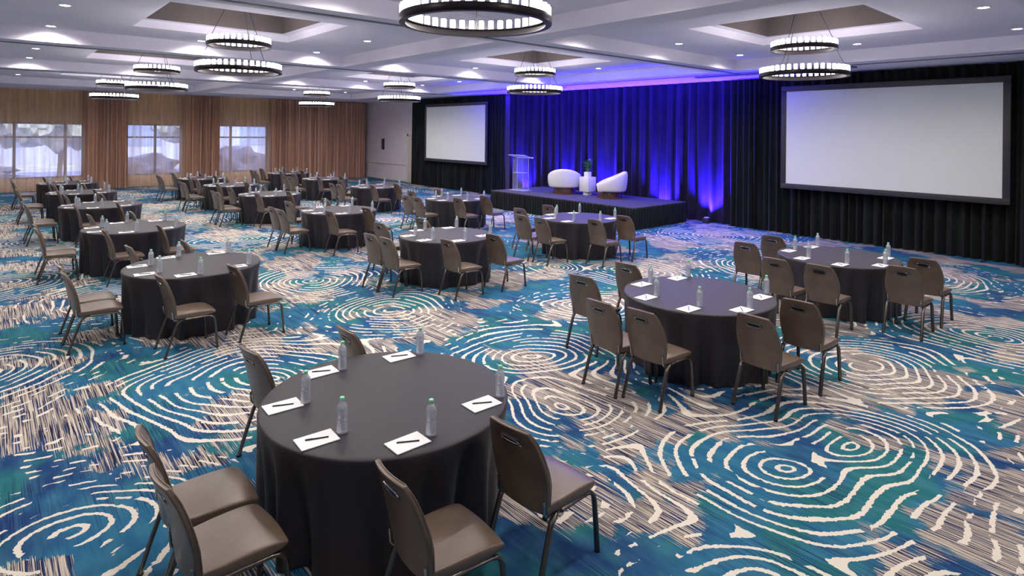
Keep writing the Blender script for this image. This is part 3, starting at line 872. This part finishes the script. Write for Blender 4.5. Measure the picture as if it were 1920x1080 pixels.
kd = kids_of(ch)
# seat positions: dx, dy, facing, wording for the place at the table
SEATS = [(0.42, 1.10, 'at back right'), (-0.50, 1.09, 'at back left'), (-1.18, 0.25, 'rear one of left pair'),
         (-1.18, -0.30, 'front one of left pair'), (-0.45, -1.085, 'at front left'), (0.40, -1.10, 'at front right')]
NEAR = {('left', 0): [(0.494, 1.06), (-0.29, 1.115), (-1.155, 0.115), (-1.175, -0.371), (-0.303, -1.105), (0.462, -1.075)],
        ('left', 1): [(0.42, 1.085), (-0.30, 1.12), (-1.145, 0.215), (-1.15, -0.285), (-0.335, -1.11), (0.455, -1.09)],
        ('middle', 0): [(0.366, 1.10), (-0.586, 1.05), (-1.243, 0.178), (-1.175, -0.287), (-0.499, -1.08), (0.345, -1.10)],
        ('stage', 0): [(0.419, 1.085), (-0.527, 1.075), (-1.36, 0.20), (-1.31, -0.35), (-0.553, -1.085), (0.26, -1.11)],
        ('middle', 1): [(0.455, 1.075), (-0.455, 1.09), (-1.17, 0.11), (-1.15, -0.36), (-0.487, -1.115), (0.378, -1.17)]}
PADS = [(0.43, 0.55), (-0.19, 0.66), (-0.63, 0.27), (-0.64, -0.27), (-0.24, -0.65), (0.40, -0.54)]
BOTS = [(0.59, 0.51), (-0.04, 0.62), (-0.48, 0.24), (-0.48, -0.30), (-0.09, -0.68), (0.57, -0.52)]
rr = random.Random(77)
first = True
for (row, k), (x, y) in TABLES.items():
    for q, (dx, dy, wd) in enumerate(SEATS):
        o = ch if first else copy_tree(ch, kd)
        if (row, k) in NEAR: dx, dy = NEAR[(row, k)][q]
        elif row == 'left': dx, dy = NEAR[('left', 1)][q]; dy *= 1.012; dx *= 1.01
        first = False
        j = 0.004 if (row, k) in NEAR else 0.012
        o.location = (x + dx + rr.uniform(-j, j), y + dy + rr.uniform(-j, j), 0)
        o.rotation_euler = (0, 0, math.radians(rr.uniform(-3.5, 3.5) + [2, 6, 1, 0, -1, 2][q]))
        o['label'] = 'taupe leather chair %s at the %s table in %s row' % (wd, ORD[k], row)

# ------------------------------------------------------------------ table setting
PT = TH + 0.0015
pad_me = MB().box(-0.115, 0.115, -0.078, 0.078, 0, 0.006, 0.0015, 1).mesh('notepad', M['paper'], False)
pen_b = MB().tube([(-0.065, 0, 0), (0.045, 0, 0), (0.058, 0, 0), (0.068, 0, 0)], 0.0042, n=8).mesh('pen', M['pen'])
clip_me = MB().box(-0.062, -0.022, -0.0015, 0.0015, 0.004, 0.0062).mesh('clip', M['chromer'], False)
prof = [(0.026, 0.0), (0.031, 0.004), (0.032, 0.012)]
z = 0.02
for k in range(5): prof += [(0.0320, z), (0.0300, z + 0.005), (0.0320, z + 0.010)]; z += 0.0115
prof += [(0.0290, 0.088), (0.0285, 0.098), (0.0310, 0.108)]
z = 0.112
for k in range(3): prof += [(0.0322, z), (0.0304, z + 0.005), (0.0322, z + 0.010)]; z += 0.0115
prof += [(0.0315, 0.152), (0.0285, 0.168), (0.020, 0.182), (0.0135, 0.190), (0.0125, 0.198), (0.0125, 0.203)]
bot_me = MB().lathe(prof, 20).mesh('water_bottle', M['bottle'], True, 60)
cap_me = MB().lathe([(0.0135, 0.196), (0.0148, 0.198), (0.0148, 0.213), (0.0135, 0.216)], 16).mesh('cap', M['cap'])
seatw = ['back right seat', 'back left seat', 'rear left pair seat', 'front left pair seat', 'front left seat', 'front right seat']
for (row, k), (x, y) in TABLES.items():
    for q in range(6):
        tl = '%s of the %s table in %s row' % (seatw[q], ORD[k], row)
        px, py = PADS[q]; a = rr.uniform(-0.05, 0.05) - 0.03
        jx, jy = rr.uniform(-.012, .012), rr.uniform(-.012, .012)
        o = link('notepad', pad_me, None, None, (x + px + jx, y + py + jy, PT)); o.rotation_euler = (0, 0, a)
        tag(o, 'white notepad, %s' % tl, 'notepad', 'white notepads on the round tables')
        o = link('pen', pen_b, None, None, (x + px + jx, y + py + jy, PT + 0.0103)); o.rotation_euler = (0, 0, math.radians(-26 if row == 'left' else 38) + rr.uniform(-.08, .08))
        tag(o, 'black pen on notepad, %s' % tl, 'pen', 'black pens on the notepads')
        link('clip', clip_me, None, o)
        bx_, by_ = BOTS[q]
        o = link('water_bottle', bot_me, None, None, (x + bx_ + rr.uniform(-.015, .015), y + by_ + rr.uniform(-.015, .015), PT)); o.rotation_euler = (0, 0, rr.uniform(0, 6))
        tag(o, 'clear water bottle, %s' % tl, 'bottle', 'water bottles on the round tables')
        link('cap', cap_me, None, o)

# ------------------------------------------------------------------ outside the windows
st(MB().box(-30, 45, Y1 + 0.3, 47, -0.5, -0.15).build('outdoor_ground', simple('paving', C(0.27, 0.30, 0.48), 0.9, var=0.25, vscale=0.5), smooth=False))
st(MB().box(-30, 45, 47, 85, -0.5, -0.15).build('outdoor_lawn', M['sunlit_lawn'], smooth=False))
def blob(m, c, r, seed, n=2):
    rd = random.Random(seed)
    g = bmesh.ops.create_icosphere(m.bm, subdivisions=3, radius=1.0)
    for v in g['verts']:
        d = v.co.normalized(); k = 1 + 0.22 * math.sin(d.x * 7 + seed) * math.cos(d.z * 8 + seed) + rd.uniform(-0.10, 0.10)
        v.co = Vector((c[0] + d.x * r[0] * k, c[1] + d.y * r[1] * k, c[2] + d.z * r[2] * k))
for k, (x, w, h) in enumerate([(-1.5, 3.0, 0.7), (5.6, 1.9, 1.0), (10.2, 2.0, 1.35)]):
    m = MB(); blob(m, (0, 0, 0.35), (w, 0.8, h), k + 1)
    o = m.build('shrub', M['leafout'], None, (x, Y1 + 3.2, 0))
    tag(o, ['low dark shrub outside the leftmost window', 'dark shrub outside the middle window', 'tall dark shrub outside the rightmost window'][k], 'shrub', 'shrubs outside the windows')
for k, (x, y, h) in enumerate([(0.0, 39.5, 4.2), (2.9, 38.0, 4.0), (9.2, 41.0, 4.4)]):
    t = empty('tree', (x, y, -0.15))
    tag(t, ['pale green tree seen through the leftmost window, at its left', 'pale green tree seen through the leftmost window, at its right', 'pale green tree seen through the rightmost window'][k], 'tree', 'trees outside the windows')
    MB().tube([(0, 0, 0), (0.1, 0, h * .4), (0, 0.1, h * .75)], 0.14, n=8).build('trunk', M['bark'], t)
    m = MB(); blob(m, (0, 0, h * .8), (1.5, 1.4, 1.5), k + 10); blob(m, (0.9, 0.2, h * .62), (0.9, 0.9, 0.8), k + 20); blob(m, (-0.9, -0.2, h * .68), (0.9, 0.9, 0.9), k + 30)
    m.build('crown', M['leafout2'], t)
b = empty('building', (7, 58, -0.15)); tag(b, 'pale lavender low building far beyond the windows', 'building')
MB().box(-22, 20, 0, 8, 0, 5.2).build('wall', M['bldg'], b, smooth=False)
for k in range(9): MB().box(-20 + k * 4.4, -17.6 + k * 4.4, -0.08, 0.02, 1.3, 3.6).build('window', M['darkglass'], b, smooth=False)
